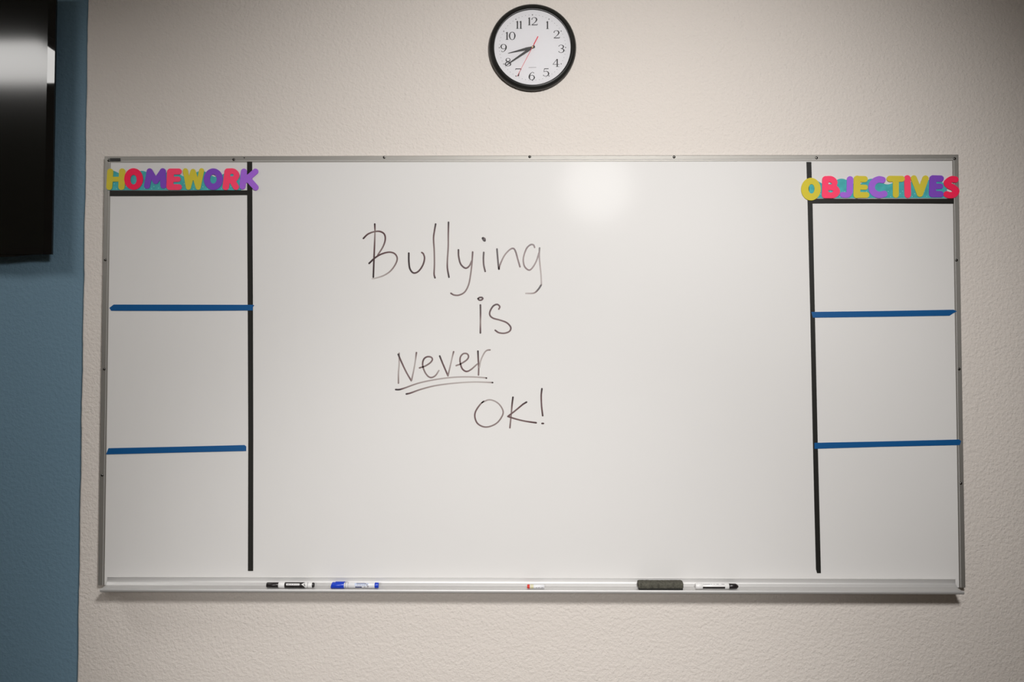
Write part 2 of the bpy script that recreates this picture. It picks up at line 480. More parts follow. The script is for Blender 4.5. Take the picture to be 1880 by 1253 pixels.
# screws
def screw(px, py, parent, r=0.0040):
    c = at(px, py, 0.0); rot = random.uniform(0, math.pi)
    bm = bmesh.new()
    lathe(bm, [(r, 0.0), (r, 0.0006), (r*0.86, 0.0016), (r*0.5, 0.0023), (r*0.12, 0.0025)], c, (0, -1, 0), 16, True, True)
    o = obj('screw', bm, M['steel'], parent, smooth=True)
for px, py in ((429, 293), (705.5, 289), (972.5, 288), (1237.5, 288.5), (1499, 290), (1752.5, 291.5), (199.5, 294.5)): screw(px, py, rail_top)
for px, py in ((193.5, 477.5), (191.5, 678), (187.5, 873)): screw(px, py, rail_left)
for px, py in ((1756, 478), (1761, 678), (1764, 888)): screw(px, py, rail_right)
bm = bmesh.new(); lathe(bm, [(0.0018, 0.0), (0.0018, 0.0004)], at(448.5, 290, 0.0), (0, -1, 0), 10, True, True); obj('screw_hole', bm, M['hole'], rail_top)
bm = bmesh.new(); sheet(bm, [(201.5, 290.6), (220.8, 290.6), (220.8, 296), (201.5, 296)], -0.0012, 0.0005); tag(obj('name_plate', bm, M['plate'], wb), 'small black plate on the frame corner')

# ------------------------------------------------------------------ handwriting
Z1 = lambda x, y: (650+x/4.947, 400+y/4.947)
Z2 = lambda x, y: (700+x/4.819, 540+y/4.819)
INK_W = 2.9
WORDS = [
 ('Bullying', Z1, [
  ('B', [[(188, 58, 1), (190, 110, .6), (190, 130, .4), (186, 250, .7), (180, 400, .9), (175, 540, 1)],
         [(85, 188, .95), (125, 150, .75), (180, 128, .6), (235, 125, .75), (275, 150, .8), (283, 200, .75), (262, 265, .6), (215, 340, .55)],
         [(137, 415, 1), (190, 365, .9), (250, 330, .8), (320, 313, .7), (370, 328, .7), (392, 370, .65), (375, 425, .55), (330, 485, .42), (270, 525, .32), (200, 548, .22), (165, 555, .12)]]),
  ('u', [[(497, 322, 1), (498, 400, 1), (508, 465, 1), (540, 502, .9), (585, 487, .85), (625, 430, .85), (640, 370, .8), (630, 330, .75), (615, 316, .75)]]),
  ('l', [[(741, 58, 1), (730, 120, .8), (722, 190, .72), (728, 300, .6), (730, 420, .6), (727, 510, .75), (735, 546, .95)]]),
  ('l', [[(858, 42, 1), (856, 150, .7), (855, 270, .6), (848, 380, .62), (848, 460, .8), (862, 540, 1)]]),
  ('y', [[(948, 292, .95), (950, 350, .85), (968, 420, .85), (1010, 458, .85), (1045, 440, .7), (1070, 390, .6)],
         [(1077, 312, .85), (1075, 350, .75), (1070, 420, .6), (1058, 520, .55), (1040, 610, .55), (1005, 675, .6), (955, 703, .65), (910, 703, .65), (880, 687, .8)]]),
  ('i', [[(1178, 315, .95), (1175, 370, .9), (1178, 430, .85), (1191, 488, .9)], [(1166, 186, 1), (1176, 204, 1), (1188, 210, 1), (1188, 192, .9), (1172, 182, .9)]]),
  ('n', [[(1298, 285, 1), (1305, 370, .95), (1315, 468, .9), (1325, 430, .65), (1365, 345, .5), (1415, 290, .6), (1448, 280, .8), (1468, 310, .85), (1485, 370, .7), (1507, 446, .75)]]),
  ('g', [[(1640, 270, .75), (1630, 248, .8), (1605, 245, .85), (1570, 275, .8), (1545, 335, .62), (1537, 390, .62), (1550, 445, .7), (1588, 476, .7), (1620, 455, .6), (1655, 395, .6), (1680, 320, .75)],
         [(1685, 275, 1), (1682, 340, .65), (1688, 420, .48), (1698, 520, .38), (1701, 600, .42), (1697, 615, 1), (1670, 655, .95), (1632, 685, .5), (1560, 688, .28)]])]),
 ('is', Z2, [
  ('i', [[(877, 98, .95), (878, 170, .85), (877, 250, .55), (877, 345, .95)], [(856, 42, .85), (870, 32, .85), (890, 32, .9), (898, 42, .85), (885, 54, .85), (866, 54, .85), (856, 42, .85)]]),
  ('s', [[(1040, 135, .7), (1048, 112, .75), (1025, 93, .85), (990, 108, .9), (962, 155, .8), (962, 190, .8), (990, 215, .75), (1050, 232, .68), (1110, 255, .78), (1145, 295, .85), (1135, 330, .72), (1090, 348, .68), (1040, 343, .72), (1008, 322, .85)]])]),
 ('Never', Z2, [
  ('N', [[(158, 525, .45), (158, 620, .3), (152, 700, .35), (152, 790, .55)], [(150, 535, 1), (175, 595, .8), (220, 690, .65), (265, 768, .7)], [(268, 765, .5), (290, 660, .32), (303, 580, .35), (311, 520, .75)]]),
  ('e', [[(338, 655, .7), (385, 640, .6), (430, 612, .65), (452, 582, .68), (440, 560, .65), (405, 557, .75), (375, 580, .85), (366, 630, .7), (385, 690, .58), (415, 730, .58), (445, 740, .6), (480, 722, .5), (510, 678, .32)]]),
  ('v', [[(517, 550, 1), (545, 620, .8), (590, 725, .75)], [(590, 725, .55), (612, 630, .35), (628, 560, .35), (640, 512, .7)]]),
  ('e', [[(662, 635, .5), (705, 618, .55), (755, 585, .62), (772, 555, .68), (758, 530, .62), (725, 530, .62), (700, 560, .68), (698, 605, .7), (715, 660, .75), (750, 686, .75), (790, 672, .6), (850, 620, .4)]]),
  ('r', [[(855, 507, 1), (858, 580, .8), (862, 650, .65), (860, 718, .62)], [(868, 650, .3), (880, 590, .28), (910, 525, .35), (935, 500, .42), (962, 496, .55)]]),
  ('underline', [[(128, 847, 1), (160, 847, 1), (210, 832, .6), (330, 790, .4), (480, 758, .34), (640, 738, .3), (800, 735, .3), (915, 742, .35), (930, 745, .8)]]),
  ('underline', [[(222, 886, 1), (260, 877, .75), (350, 845, .5), (480, 812, .38), (650, 790, .28), (820, 780, .24), (965, 784, .35), (985, 785, .8)]])]),
 ('OK', Z2, [
  ('O', [[(905, 950, .4), (870, 985, .62), (835, 1040, .7), (828, 1090, .7), (850, 1145, .68), (900, 1175, .58), (955, 1175, .52), (1020, 1145, .52), (1065, 1090, .52), (1078, 1040, .45), (1050, 985, .4), (1005, 950, .34), (950, 938, .34), (890, 962, .4)]]),
  ('K', [[(1165, 915, 1), (1158, 970, .85), (1150, 1060, .5), (1138, 1185, .65)], [(1285, 958, 1), (1250, 980, .85), (1190, 1030, .68), (1120, 1085, .78)], [(1120, 1085, .78), (1200, 1110, .68), (1280, 1128, .68), (1370, 1141, .9)]]),
  ('exclamation_mark', [[(1421, 840, 1), (1415, 900, .8), (1418, 990, .72), (1428, 1078, .9)], [(1422, 1147, .9), (1434, 1147, .9)]])]),
]
for word, Z, letters in WORDS:
    first = Z(*letters[0][1][0][0][:2])
    w = empty('handwritten_word', at(first[0], first[1], BS), wb)
    tag(w, 'handwritten %s in dark reddish ink' % (word if word != 'OK' else 'OK!'))
    for ch, strokes in letters:
        bm = bmesh.new(); lay = bm.verts.layers.float.new('ink')
        if ch in ('i', 'exclamation_mark'):      # the dot stands apart from the stem
            dot = strokes[1]; strokes = strokes[:1]
            bd = bmesh.new(); ld_ = bd.verts.layers.float.new('ink')
            pts = [Z(x, y)+(INK_W*(0.82+0.3*d), d) for x, y, d in dot]
            ribbon(bd, smooth_path(pts, 9), 0, BS-0.00012, ld_)
            obj('ink_dot', bd, M['ink'], w)
        for k, s in enumerate(strokes):
            pts = [Z(x, y)+(INK_W*(0.82+0.3*d), d) for x, y, d in s]
            pts = smooth_path(pts, 9) if len(pts) > 2 else smooth_path([pts[0], pts[1]], 8)
            ribbon(bm, pts, 0, BS-0.00012-0.00003*k, lay)
        obj('ink_letter' if len(ch) == 1 else ('ink_underline' if ch == 'underline' else 'ink_exclamation_mark'), bm, M['ink'], w)

# ------------------------------------------------------------------ tapes on the board
TF = -0.0003
def tape(poly, m, label, group):
    bm = bmesh.new(); sheet(bm, poly, TF, BS)
    xs = [v.co.x for v in bm.verts]; zs_ = [v.co.z for v in bm.verts]
    o = obj('tape_strip', bm, m, None, ((min(xs)+max(xs))/2, BS, min(zs_)))
    tag(o, label, 'tape', group)
tape([(453.6, 297), (462.8, 297), (463.4, 420), (464.2, 560), (464.8, 800), (464.6, 1049), (455.2, 1049), (455.8, 800), (454.8, 560), (454.0, 420)], M['black_tape'], 'long vertical black tape strip on the left, beside the HOMEWORK column', 'black tape strips')
tape([(1480.6, 297.5), (1489.6, 297.5), (1492.0, 380), (1495.8, 560), (1501.4, 814), (1504.6, 940), (1507.2, 1053), (1500.2, 1053), (1498.2, 1046), (1495.5, 940), (1492.6, 814), (1487.4, 560), (1483.0, 380)], M['black_tape'], 'long vertical black tape strip on the right, beside the OBJECTIVES column', 'black tape strips')
TF = -0.00045
tape([(201.4, 350.0), (300, 350.3), (453.7, 349.6), (453.7, 358.2), (300, 360.0), (201.4, 360.2)], M['black_tape'], 'short horizontal black tape strip under the HOMEWORK letters', 'black tape strips')
tape([(1484.5, 364.8), (1600, 365.2), (1751, 364.8), (1751, 374.2), (1600, 373.4), (1484.5, 373.8)], M['black_tape'], 'short horizontal black tape strip under the OBJECTIVES letters', 'black tape strips')
S6 = lambda x, y: (180+x/6.267, 540+y/6.267)
S7 = lambda x, y: (180+x/4.82, 800+y/4.82)
S8 = lambda x, y: (1470+x/2.457, 560+y/2.457)
tape([S6(130, 160), S6(180, 122), S6(900, 123), S6(1780, 125), S6(1797, 131), S6(1780, 150), S6(1780, 190), S6(900, 195), S6(150, 193)], M['blue_tape'], 'upper blue tape strip of the left column', 'blue tape strips')
tape([S7(72, 163), S7(92, 113), S7(700, 100), S7(1295, 85), S7(1310, 97), S7(1310, 138), S7(700, 152), S7(72, 168)], M['blue_tape'], 'lower blue tape strip of the left column', 'blue tape strips')
tape([S8(48, 32), S8(360, 28), S8(690, 22), S8(705, 29), S8(685, 40), S8(672, 49), S8(360, 54), S8(55, 58)], M['blue_tape'], 'upper blue tape strip of the right column', 'blue tape strips')
tape([S8(62, 623), S8(360, 617), S8(715, 608), S8(724, 615), S8(718, 633), S8(360, 641), S8(62, 650)], M['blue_tape'], 'lower blue tape strip of the right column, its end over the frame', 'blue tape strips')

# ------------------------------------------------------------------ scalloped teal borders and die-cut letters
ZH = lambda x, y: (180+x/6.065, 280+y/6.065)
ZO = lambda x, y: (1460+x/5.875, 280+y/5.875)
def border(Z, xa, xb, xpeak, pitch, ytop, amp, ybot, label):
    poly = []
    for x in np.arange(xa, xb+1, 15): poly.append(Z(x, ytop+amp*(0.5-0.5*math.cos(2*math.pi*(x-xpeak)/pitch))))
    poly += [Z(xb, ybot), Z((xa+xb)/2, ybot), Z(xa, ybot)]
    bm = bmesh.new(); sheet(bm, poly, -0.0006, BS)
    p = at(*Z((xa+xb)/2, ybot), 0)
    o = obj('border_strip', bm, M['teal'], None, (p.x, BS, p.z)); tag(o, label, 'border strip', 'scalloped teal border strips')
    # printed pale dots
    bm = bmesh.new()
    x = xa+20; k = 0
    rnd = random.Random(3)
    while x < xb-8:
        c = at(*Z(x, ybot-18-(k % 3)*26+rnd.uniform(-6, 6)), -0.0006)
        lathe(bm, [(0.0016, 0.0), (0.0016, 0.0001)], c, (0, -1, 0), 8, False, True)
        x += 26; k += 1
    d = obj('printed_dots', bm, M['teal_dot'], o); d['kind'] = 'stuff'
M['teal_dot'] = mat('teal_print_dot', (0.20, 0.58, 0.58), 0.65, spec=0.3)
border(ZH, 108, 1592, 160, 330, 205, 68, 421, 'teal scalloped border strip behind the HOMEWORK letters')
border(ZO, 150, 1640, 500, 330, 283, 62, 492, 'teal scalloped border strip behind the OBJECTIVES letters')
S = lambda r, *p: ('S', list(p), r)
Eo = lambda c, r: ('E', [c], r)
HOME = [
 ('H', 'yellow', 'mustard yellow', [S(33, (135, 213), (124, 385)), S(35, (268, 213), (260, 383)), S(27, (132, 298), (264, 298))], []),
 ('O', 'rose', 'rose red', [Eo((395, 296), (104, 120))], [((394, 303), (36, 54))]),
 ('M', 'violet', 'dark violet', [S(33, (574, 210), (545, 372)), S(31, (578, 214), (640, 322)), S(31, (640, 322), (716, 212)), S(34, (720, 210), (727, 368))], []),
 ('E', 'pink', 'hot pink', [S(38, (806, 217), (798, 380)), S(33, (806, 212), (898, 212)), S(29, (802, 300), (890, 298)), S(32, (798, 385), (900, 386))], []),
 ('W', 'yellow', 'mustard yellow', [S(28, (972, 204), (1006, 388)), S(27, (1006, 388), (1056, 210)), S(27, (1058, 210), (1114, 388)), S(28, (1114, 388), (1152, 204))], []),
 ('O', 'violet', 'dark violet', [Eo((1283, 298), (106, 120))], [((1283, 296), (38, 52))]),
 ('R', 'pink', 'hot pink', [S(36, (1442, 215), (1422, 384)), S(34, (1442, 212), (1508, 214), (1540, 254), (1508, 300), (1440, 312)), S(34, (1485, 300), (1534, 384))], [((1490, 252), (20, 15))]),
 ('K', 'lilac', 'lilac', [S(34, (1624, 214), (1608, 378)), S(32, (1640, 310), (1752, 212)), S(33, (1664, 288), (1754, 390))], []),
]
OBJ = [
 ('O', 'yellow', 'mustard yellow', [Eo((170, 396), (105, 122))], [((176, 393), (33, 51))]),
 ('B', 'pink', 'hot pink', [S(34, (327, 290), (322, 460)), S(33, (327, 288), (392, 290), (424, 325), (394, 360), (330, 372)), S(34, (330, 372), (412, 378), (450, 420), (414, 458), (325, 460))], [((377, 336), (20, 11)), ((383, 420), (20, 14))]),
 ('J', 'lilac', 'lilac', [S(34, (592, 290), (588, 425)), S(30, (588, 425), (572, 455), (542, 460), (512, 456))], []),
 ('E', 'yellow', 'mustard yellow', [S(36, (668, 286), (665, 458)), S(33, (668, 286), (750, 288)), S(27, (668, 374), (756, 376)), S(31, (668, 459), (768, 459))], []),
 ('C', 'lilac', 'lilac', [S(35, (942, 297), (900, 291), (848, 318), (824, 374), (846, 430), (900, 458), (960, 448))], []),
 ('T', 'yellow', 'mustard yellow', [S(32, (1020, 284), (1150, 285)), S(32, (1086, 290), (1086, 458))], []),
 ('I', 'pink', 'hot pink', [S(35, (1210, 280), (1215, 456))], []),
 ('V', 'yellow', 'mustard yellow', [S(33, (1280, 280), (1346, 446)), S(34, (1346, 446), (1406, 282))], []),
 ('E', 'violet', 'dark violet', [S(38, (1486, 284), (1481, 446)), S(34, (1486, 280), (1570, 282)), S(29, (1486, 366), (1568, 366)), S(34, (1482, 450), (1568, 450))], []),
 ('S', 'rose', 'rose red', [S(34, (1728, 292), (1684, 290), (1638, 326), (1652, 354), (1700, 378), (1738, 414), (1714, 452), (1670, 462), (1634, 452))], []),
]
ORD = ['first', 'second', 'third', 'fourth', 'fifth', 'sixth', 'seventh', 'eighth', 'ninth', 'tenth']
for word, table, Z, grp in (('HOMEWORK', HOME, ZH, 'HOMEWORK letters'), ('OBJECTIVES', OBJ, ZO, 'OBJECTIVES letters')):
    for i, (ch, mk, cname, shp, hol) in enumerate(table):
        o = diecut('paper_letter', shp, hol, Z, -0.0024-0.0002*(i % 2), -0.0007, M[mk])
        lab = '%s card letter %s, %s letter of the word %s' % (cname, ch, ORD[i], word)
        tag(o, lab, 'letter', grp)

# ------------------------------------------------------------------ wall clock
RIMD = 0.022
cc = at(977.5, 87.4, WY-0.010)
R0 = 81.4*((WY-0.010)-CAM.y)/FPX
ck = empty('wall_clock', (cc.x, WY, cc.z)); tag(ck, 'round black-rimmed wall clock above the whiteboard', 'clock')
C0 = Vector((cc.x, WY, cc.z)); AX = (0, -1, 0)
bm = bmesh.new()
lathe(bm, [(R0*0.93, 0.0), (R0*0.99, 0.003), (R0, 0.009), (R0*0.992, 0.014), (R0*0.965, 0.019), (R0*0.93, RIMD-0.0006), (R0*0.908, RIMD), (R0*0.892, 0.0205), (R0*0.882, 0.0185), (R0*0.875, 0.017), (R0*0.868, 0.009)], C0, AX, 96)
obj('rim', bm, M['clock_rim'], ck, smooth=True)
bm = bmesh.new(); lathe(bm, [(R0*0.90, 0.004), (R0*0.90, 0.010)], C0, AX, 96, True, True); face = obj('face', bm, M['clock_face'], ck)
bm = bmesh.new(); lathe(bm, [(R0*0.874, 0.0165), (R0*0.874, 0.0178)], C0, AX, 96, True, True); obj('clear_cover', bm, M['clear'], ck)
YF = WY-0.0101                    # printed face
fc = at(977.4, 87.8, WY-0.0101)   # point seen at the dial centre
dial = Vector((cc.x, YF, cc.z))
PXM = (YF-CAM.y)/FPX              # metres per pixel on the dial
def dial_px(dx, dz):              # dial coordinates in pixels (right, up) -> pixel of the frame
    d = dial+Vector((dx*PXM, 0, dz*PXM))-CAM
    return (940+FPX*d.dot(_r)/d.dot(_f), 626.5-FPX*d.dot(_u)/d.dot(_f))
G = {
 '1': (.40, [[(.2, 1, .14), (.2, .0, .14)], [(.04, .84, .05), (.2, .97, .06)], [(.03, .02, .05), (.37, .02, .05)]]),
 '2': (.85, [[(.08, .72, .10), (.16, .92, .06), (.38, 1.0, .05), (.6, .93, .10), (.7, .73, .15), (.6, .5, .1), (.35, .25, .05), (.06, .03, .05)], [(.06, .04, .09), (.78, .04, .09)], [(.78, .04, .06), (.83, .2, .04)]]),
 '3': (.80, [[(.08, .8, .08), (.2, .95, .05), (.42, 1, .05), (.62, .9, .1), (.68, .75, .14), (.58, .58, .08), (.34, .52, .05)], [(.34, .52, .05), (.62, .46, .08), (.74, .28, .15), (.62, .08, .08), (.4, 0, .05), (.18, .04, .05), (.06, .18, .09)]]),
 '4': (.90, [[(.58, 1, .06), (.04, .3, .05)], [(.04, .3, .05), (.88, .3, .05)], [(.6, 1, .13), (.6, 0, .13)], [(.42, .02, .05), (.78, .02, .05)]]),
 '5': (.82, [[(.2, .97, .08), (.74, .97, .08)], [(.2, .97, .05), (.14, .55, .05)], [(.14, .55, .05), (.4, .63, .05), (.65, .54, .1), (.74, .32, .15), (.64, .1, .09), (.4, 0, .05), (.15, .05, .05), (.06, .16, .1)]]),
 '6': (.84, [[(.70, .85, .07), (.55, .98, .05), (.35, .9, .06), (.14, .6, .13), (.1, .3, .15), (.2, .08, .08), (.42, 0, .05), (.64, .08, .09), (.74, .3, .14), (.64, .52, .08), (.42, .6, .05), (.2, .5, .05), (.12, .36, .08)]]),
 '7': (.82, [[(.04, .95, .09), (.78, .95, .09)], [(.04, .95, .05), (.02, .80, .04)], [(.78, .95, .05), (.52, .5, .07), (.38, .0, .15)]]),
 '8': (.82, [[(.4, .54, .08), (.18, .68, .12), (.2, .92, .07), (.4, 1, .05), (.62, .92, .07), (.64, .68, .1), (.4, .54, .1), (.14, .4, .1), (.06, .2, .13), (.2, .03, .07), (.42, 0, .05), (.66, .06, .08), (.74, .25, .13), (.62, .42, .1), (.4, .54, .08)]]),
 '0': (.86, [[(.43, 1, .05), (.2, .88, .09), (.08, .5, .15), (.2, .12, .09), (.43, 0, .05), (.66, .12, .09), (.78, .5, .15), (.66, .88, .09), (.43, 1, .05)]]),
}
G['9'] = (.84, [[(.84-x, 1-y, w) for x, y, w in G['6'][1][0]]])
NUM = {'12': (685, 268), '1': (875, 318), '2': (993, 440), '3': (1052, 628), '4': (985, 812), '5': (855, 935), '6': (672, 982), '7': (500, 934), '8': (365, 800), '9': (307, 618), '10': (397, 457), '11': (508, 313)}
GH = 101/6.96                     # numeral height in pixels
for txt, (zx, zy) in NUM.items():
    dx0, dz0 = (zx-680)/6.96, (611-zy)/6.96
    adv = [G[c][0] for c in txt]; gap = 0.03 if len(txt) > 1 else 0
    tot = sum(adv)+gap*(len(txt)-1); x = -tot/2
    bm = bmesh.new()
    for c, a in zip(txt, adv):
        for k, st in enumerate(G[c][1]):
            pts = [dial_px(dx0+(x+u)*GH, dz0+(v-0.5)*GH)+(w*GH*1.18, 1.0) for u, v, w in st]
            ribbon(bm, smooth_path(pts, 7), 0, YF-0.00006-0.00002*k, None, caps=False)
        x += a+gap
    obj('numeral', bm, M['print'], face)
bm = bmesh.new()
for k in range(60):
    a = 2*math.pi*k/60; rr = 61.5*PXM
    lathe(bm, [((0.0016 if k % 5 == 0 else 0.0008), 0.0), ((0.0016 if k % 5 == 0 else 0.0008), 0.00008)], dial+Vector((rr*math.sin(a), 0, rr*math.cos(a))), AX, 8, False, True)
tm = obj('minute_dots', bm, M['print'], face); tm['kind'] = 'stuff'
bm = bmesh.new(); ribbon(bm, smooth_path([dial_px(-7, -37.5)+(1.1, 1), dial_px(7, -37.2)+(1.1, 1)], 4), 0, YF-0.00006, None, False); obj('dial_imprint', bm, M['mk_grey'], face)
def hand(name, outline_pts, tipx, tipz, m, lift):
    L = math.hypot(tipx, tipz); t = np.array([tipx, tipz])/L; n = np.array([-t[1], t[0]])
    bm = bmesh.new(); y = YF-lift
    ring = [(s, w) for s, w in outline_pts]
    poly = [(t*s+n*w) for s, w in ring]+[(t*s-n*w) for s, w in reversed(ring)]
    a = [bm.verts.new(dial+Vector((p[0]*PXM, y-YF, p[1]*PXM))) for p in poly]
    b = [bm.verts.new(v.co+Vector((0, 0.0006, 0))) for v in a]
    bm.faces.new(a); bm.faces.new(b)
    k = len(a)
    for i in range(k): bm.faces.new((a[i], a[(i+1) % k], b[(i+1) % k], b[i]))
    obj(name, bm, m, ck)
hx, hz = (365-680)/6.96, (610-686)/6.96
Lh = math.hypot(hx, hz); hand('hour_hand', [(-4.8, 1.4), (-1.5, 2.3), (2, 2.0), (11, 2.6), (20, 2.0), (Lh, 0.35)], hx, hz, M['hand'], 0.0018)
mx_, mz_ = (333-680)/6.96, (610-849)/6.96
Lm = math.hypot(mx_, mz_); hand('minute_hand', [(-4.8, 1.5), (-1.5, 2.3), (2, 1.9), (10, 2.3), (22, 1.9), (44, 1.3), (Lm, 0.4)], mx_, mz_, M['hand'], 0.0030)
sx_, sz_ = (483-680)/6.96, (610-990)/6.96
Ls = math.hypot(sx_, sz_); hand('second_hand', [(-22.5, 0.9), (-6, 0.9), (-5.5, 0.45), (8, 0.4), (Ls, 0.28)], sx_, sz_, M['red'], 0.0042)
bm = bmesh.new(); lathe(bm, [(1.7*PXM, 0.0), (1.7*PXM, 0.0050), (1.2*PXM, 0.0054)], dial, AX, 20, True, True); obj('centre_pin', bm, M['brass'], ck)

# ------------------------------------------------------------------ television on the blue wall
TY0, TY1 = -0.012, -0.004          # front and back of the set
tr_ = at(98.8, 230, TY0); tb_ = at(60, 467.3, TY0)
TX1, TZ0 = tr_.x, tb_.z
TZ1, TX0 = TZ0+0.76, tr_.x-1.32
tv = empty('television', ((TX0+TX1)/2, BY, TZ0)); tag(tv, 'black flat television hanging on the blue wall', 'television')
BZ = 0.0225                       # bezel width
bm = bmesh.new()
box(bm, TX0+BZ, TX1-BZ, TY0, TY1, TZ0, TZ0+BZ*0.8, bevel=0.0004, seg=1); box(bm, TX0+BZ, TX1-BZ, TY0, TY1, TZ1-BZ, TZ1, bevel=0.0004, seg=1)
box(bm, TX0, TX0+BZ, TY0, TY1, TZ0, TZ1, bevel=0.0004, seg=1); box(bm, TX1-BZ, TX1, TY0, TY1, TZ0, TZ1, bevel=0.0004, seg=1)
obj('bezel', bm, M['tv_body'], tv)
obj('screen', new_box(TX0+BZ*0.9, TX1-BZ*0.98, TY0+0.0015, TY1-0.002, TZ0+BZ*0.75, TZ1-BZ*0.9), M['tv_screen'], tv)
obj('back_cover', new_box(TX0+0.06, TX1-0.06, TY1-0.001, TY1+0.022, TZ0+0.05, TZ1-0.06, bevel=0.008), M['tv_case'], tv)
obj('wall_bracket', new_box((TX0+TX1)/2-0.2, (TX0+TX1)/2+0.2, TY1+0.021, BY-0.0015, TZ0+0.2, TZ1-0.2), M['tv_case'], tv)
# lower edge swells slightly downwards towards the left
bm = bmesh.new()
xa, xb = at(-70, 468, TY0).x, at(78, 468, TY0).x
top, bot = [], []
for k in range(25):
    x = xa+(xb-xa)*k/24; dz = 0.0072*(0.5-0.5*math.cos(2*math.pi*k/24))
    top.append(x); bot.append(dz)
ys = (TY0+0.002, TY1-0.002)
V = [[bm.verts.new((x, y, TZ0+0.002-(0 if q == 0 else d+0.002))) for x, d in zip(top, bot)] for y in ys for q in (0, 1)]
for k in range(24):
    for a, b2 in ((0, 1), (1, 3), (3, 2), (2, 0)): bm.faces.new((V[a][k], V[a][k+1], V[b2][k+1], V[b2][k]))
obj('lower_chin', bm, M['tv_body'], tv, smooth=True)

# ------------------------------------------------------------------ things on the tray
def tray_z(y): # top of the sloping tray floor
    return ZF-0.003*(-y-0.012)/(TD-0.017)
def px_x(px, y, z):  # world x of a pixel column for a point at depth y, height z
    return at(px, 1076, y).x
def cyl_part(name, px0, px1, r0, r1, y, zc, m, parent, n=20, taper=0.0):
    x0_, x1_ = px_x(px0, y, zc), px_x(px1, y, zc)
    bm = bmesh.new(); ch = min(0.0009, (x1_-x0_)*0.3)
    lathe(bm, [(r0-ch*0.8, 0.0), (r0, ch), (r1, x1_-x0_-ch), (r1-ch*0.8, x1_-x0_)], (x0_, y, zc), (1, 0, 0), n, True, True)
    return obj(name, bm, m, parent, smooth=True)
def print_patch(name, px0, px1, r, y, zc, a0, a1, m, parent):
    """a printed patch wrapped on the barrel between two angles (0 = towards the room, 90 = up)"""
    x0_, x1_ = px_x(px0, y, zc), px_x(px1, y, zc)
    bm = bmesh.new(); prev = None
    for k in range(9):
        a = math.radians(a0+(a1-a0)*k/8)
        cur = [bm.verts.new((xx, y-r*math.cos(a), zc+r*math.sin(a))) for xx in (x0_, x1_)]
        if prev: bm.faces.new((prev[0], prev[1], cur[1], cur[0]))
        prev = cur
    return obj(name, bm, m, parent, smooth=True)
MY = -0.0285
def marker(px0, px1, label):
    r = 0.0078; zc = tray_z(MY)+r+0.0009
    t = empty('dry_erase_marker', ((px_x(px0, MY, zc)+px_x(px1, MY, zc))/2, MY, zc-r)); tag(t, label, 'marker', 'dry-erase markers on the tray')
    return t, r, zc
# black marker
t, r, z = marker(490, 577.5, 'black-barrelled marker with a white label, leftmost on the tray')
cyl_part('cap', 490, 511.8, r*0.93, r*0.95, MY, z, M['mk_black'], t)
cyl_part('collar', 511.8, 523.2, r*1.03, r*1.08, MY, z, M['mk_white'], t)
brl = cyl_part('barrel', 523.2, 560, r, r, MY, z, M['mk_black'], t)
print_patch('label_band', 526.5, 551, r*1.01, MY, z, 8, 46, M['mk_white'], brl)
for k, (a, c) in enumerate(((528, 533), (534.2, 537.5), (538.6, 542.5), (543.5, 546), (547, 549.6))):
    print_patch('label_lettering', a, c, r*1.02, MY, z, 20, 33, M['mk_grey'], brl)
b2 = cyl_part('barrel_end', 560, 573.5, r, r*0.96, MY, z, M['mk_white'], t)
print_patch('grey_ring', 565.3, 566.4, r*1.01, MY, z, -60, 120, M['mk_grey'], b2)
bm = bmesh.new()                      # white chevron print
for sg in (-1, 1):
    for k in range(6):
        a0, a1 = math.radians(28+sg*k*9), math.radians(28+sg*(k+1)*9)
        xs_ = [px_x(554.5+k*1.1, MY, z), px_x(558.5+k*0.5, MY, z), px_x(558.5+(k+1)*0.5, MY, z), px_x(554.5+(k+1)*1.1, MY, z)]
        aa = (a0, a0, a1, a1)
        bm.faces.new([bm.verts.new((xx, MY-r*1.012*math.cos(q), z+r*1.012*math.sin(q))) for xx, q in zip(xs_, aa)])
obj('chevron_print', bm, M['mk_white'], brl)
bm = bmesh.new()
pp = [(558.5, 10), (561.5, 20), (561.5, -2)]
bm.faces.new([bm.verts.new((px_x(x, MY, z), MY-r*1.015*math.cos(math.radians(q)), z+r*1.015*math.sin(math.radians(q)))) for x, q in pp])
obj('arrow_print', bm, M['mk_black'], b2)
cyl_part('end_plug', 573.5, 577.3, r*0.95, r*0.8, MY, z, M['mk_black'], t)
# blue marker
t, r, z = marker(607, 695.5, 'clear and white marker with a bright blue cap, second from the left')
r *= 1.0
xa, xb = px_x(607.2, MY, z), px_x(632, MY, z)
bm = bmesh.new()
lathe(bm, [(r*0.95, 0.0), (r*1.10, 0.002), (r*1.10, xb-xa-0.001), (r*1.02, xb-xa)], (xa, MY, z), (1, 0, 0), 20, True, True)
for v in bm.verts:                 # slanted blunt end with a flat underside clip
    if v.co.x < xa+0.004: v.co.x += 0.0042*max(0.0, (v.co.z-(z-r))/(2*r))
obj('cap', bm, M['mk_blue'], t, smooth=True)
bm = new_box(px_x(616, MY, z), px_x(634, MY, z), MY-0.0022, MY+0.0022, z+r*1.05, z+r*1.05+0.0018, bevel=0.0006); obj('clip', bm, M['mk_blue'], t)
brl = cyl_part('barrel', 632, 688.3, r*0.98, r*0.98, MY, z, M['mk_pale'], t)
print_patch('grey_ring', 634, 635.6, r*0.99, MY, z, -60, 120, M['mk_grey'], brl)
print_patch('grey_ring', 639.2, 640.2, r*0.99, MY, z, -60, 120, M['mk_grey'], brl)
print_patch('ice_label', 652, 677, r*0.99, MY, z, 0, 62, M['mk_ice'], brl)
print_patch('navy_stripe', 653, 665, r*1.0, MY, z, -42, -12, M['mk_navy'], brl)
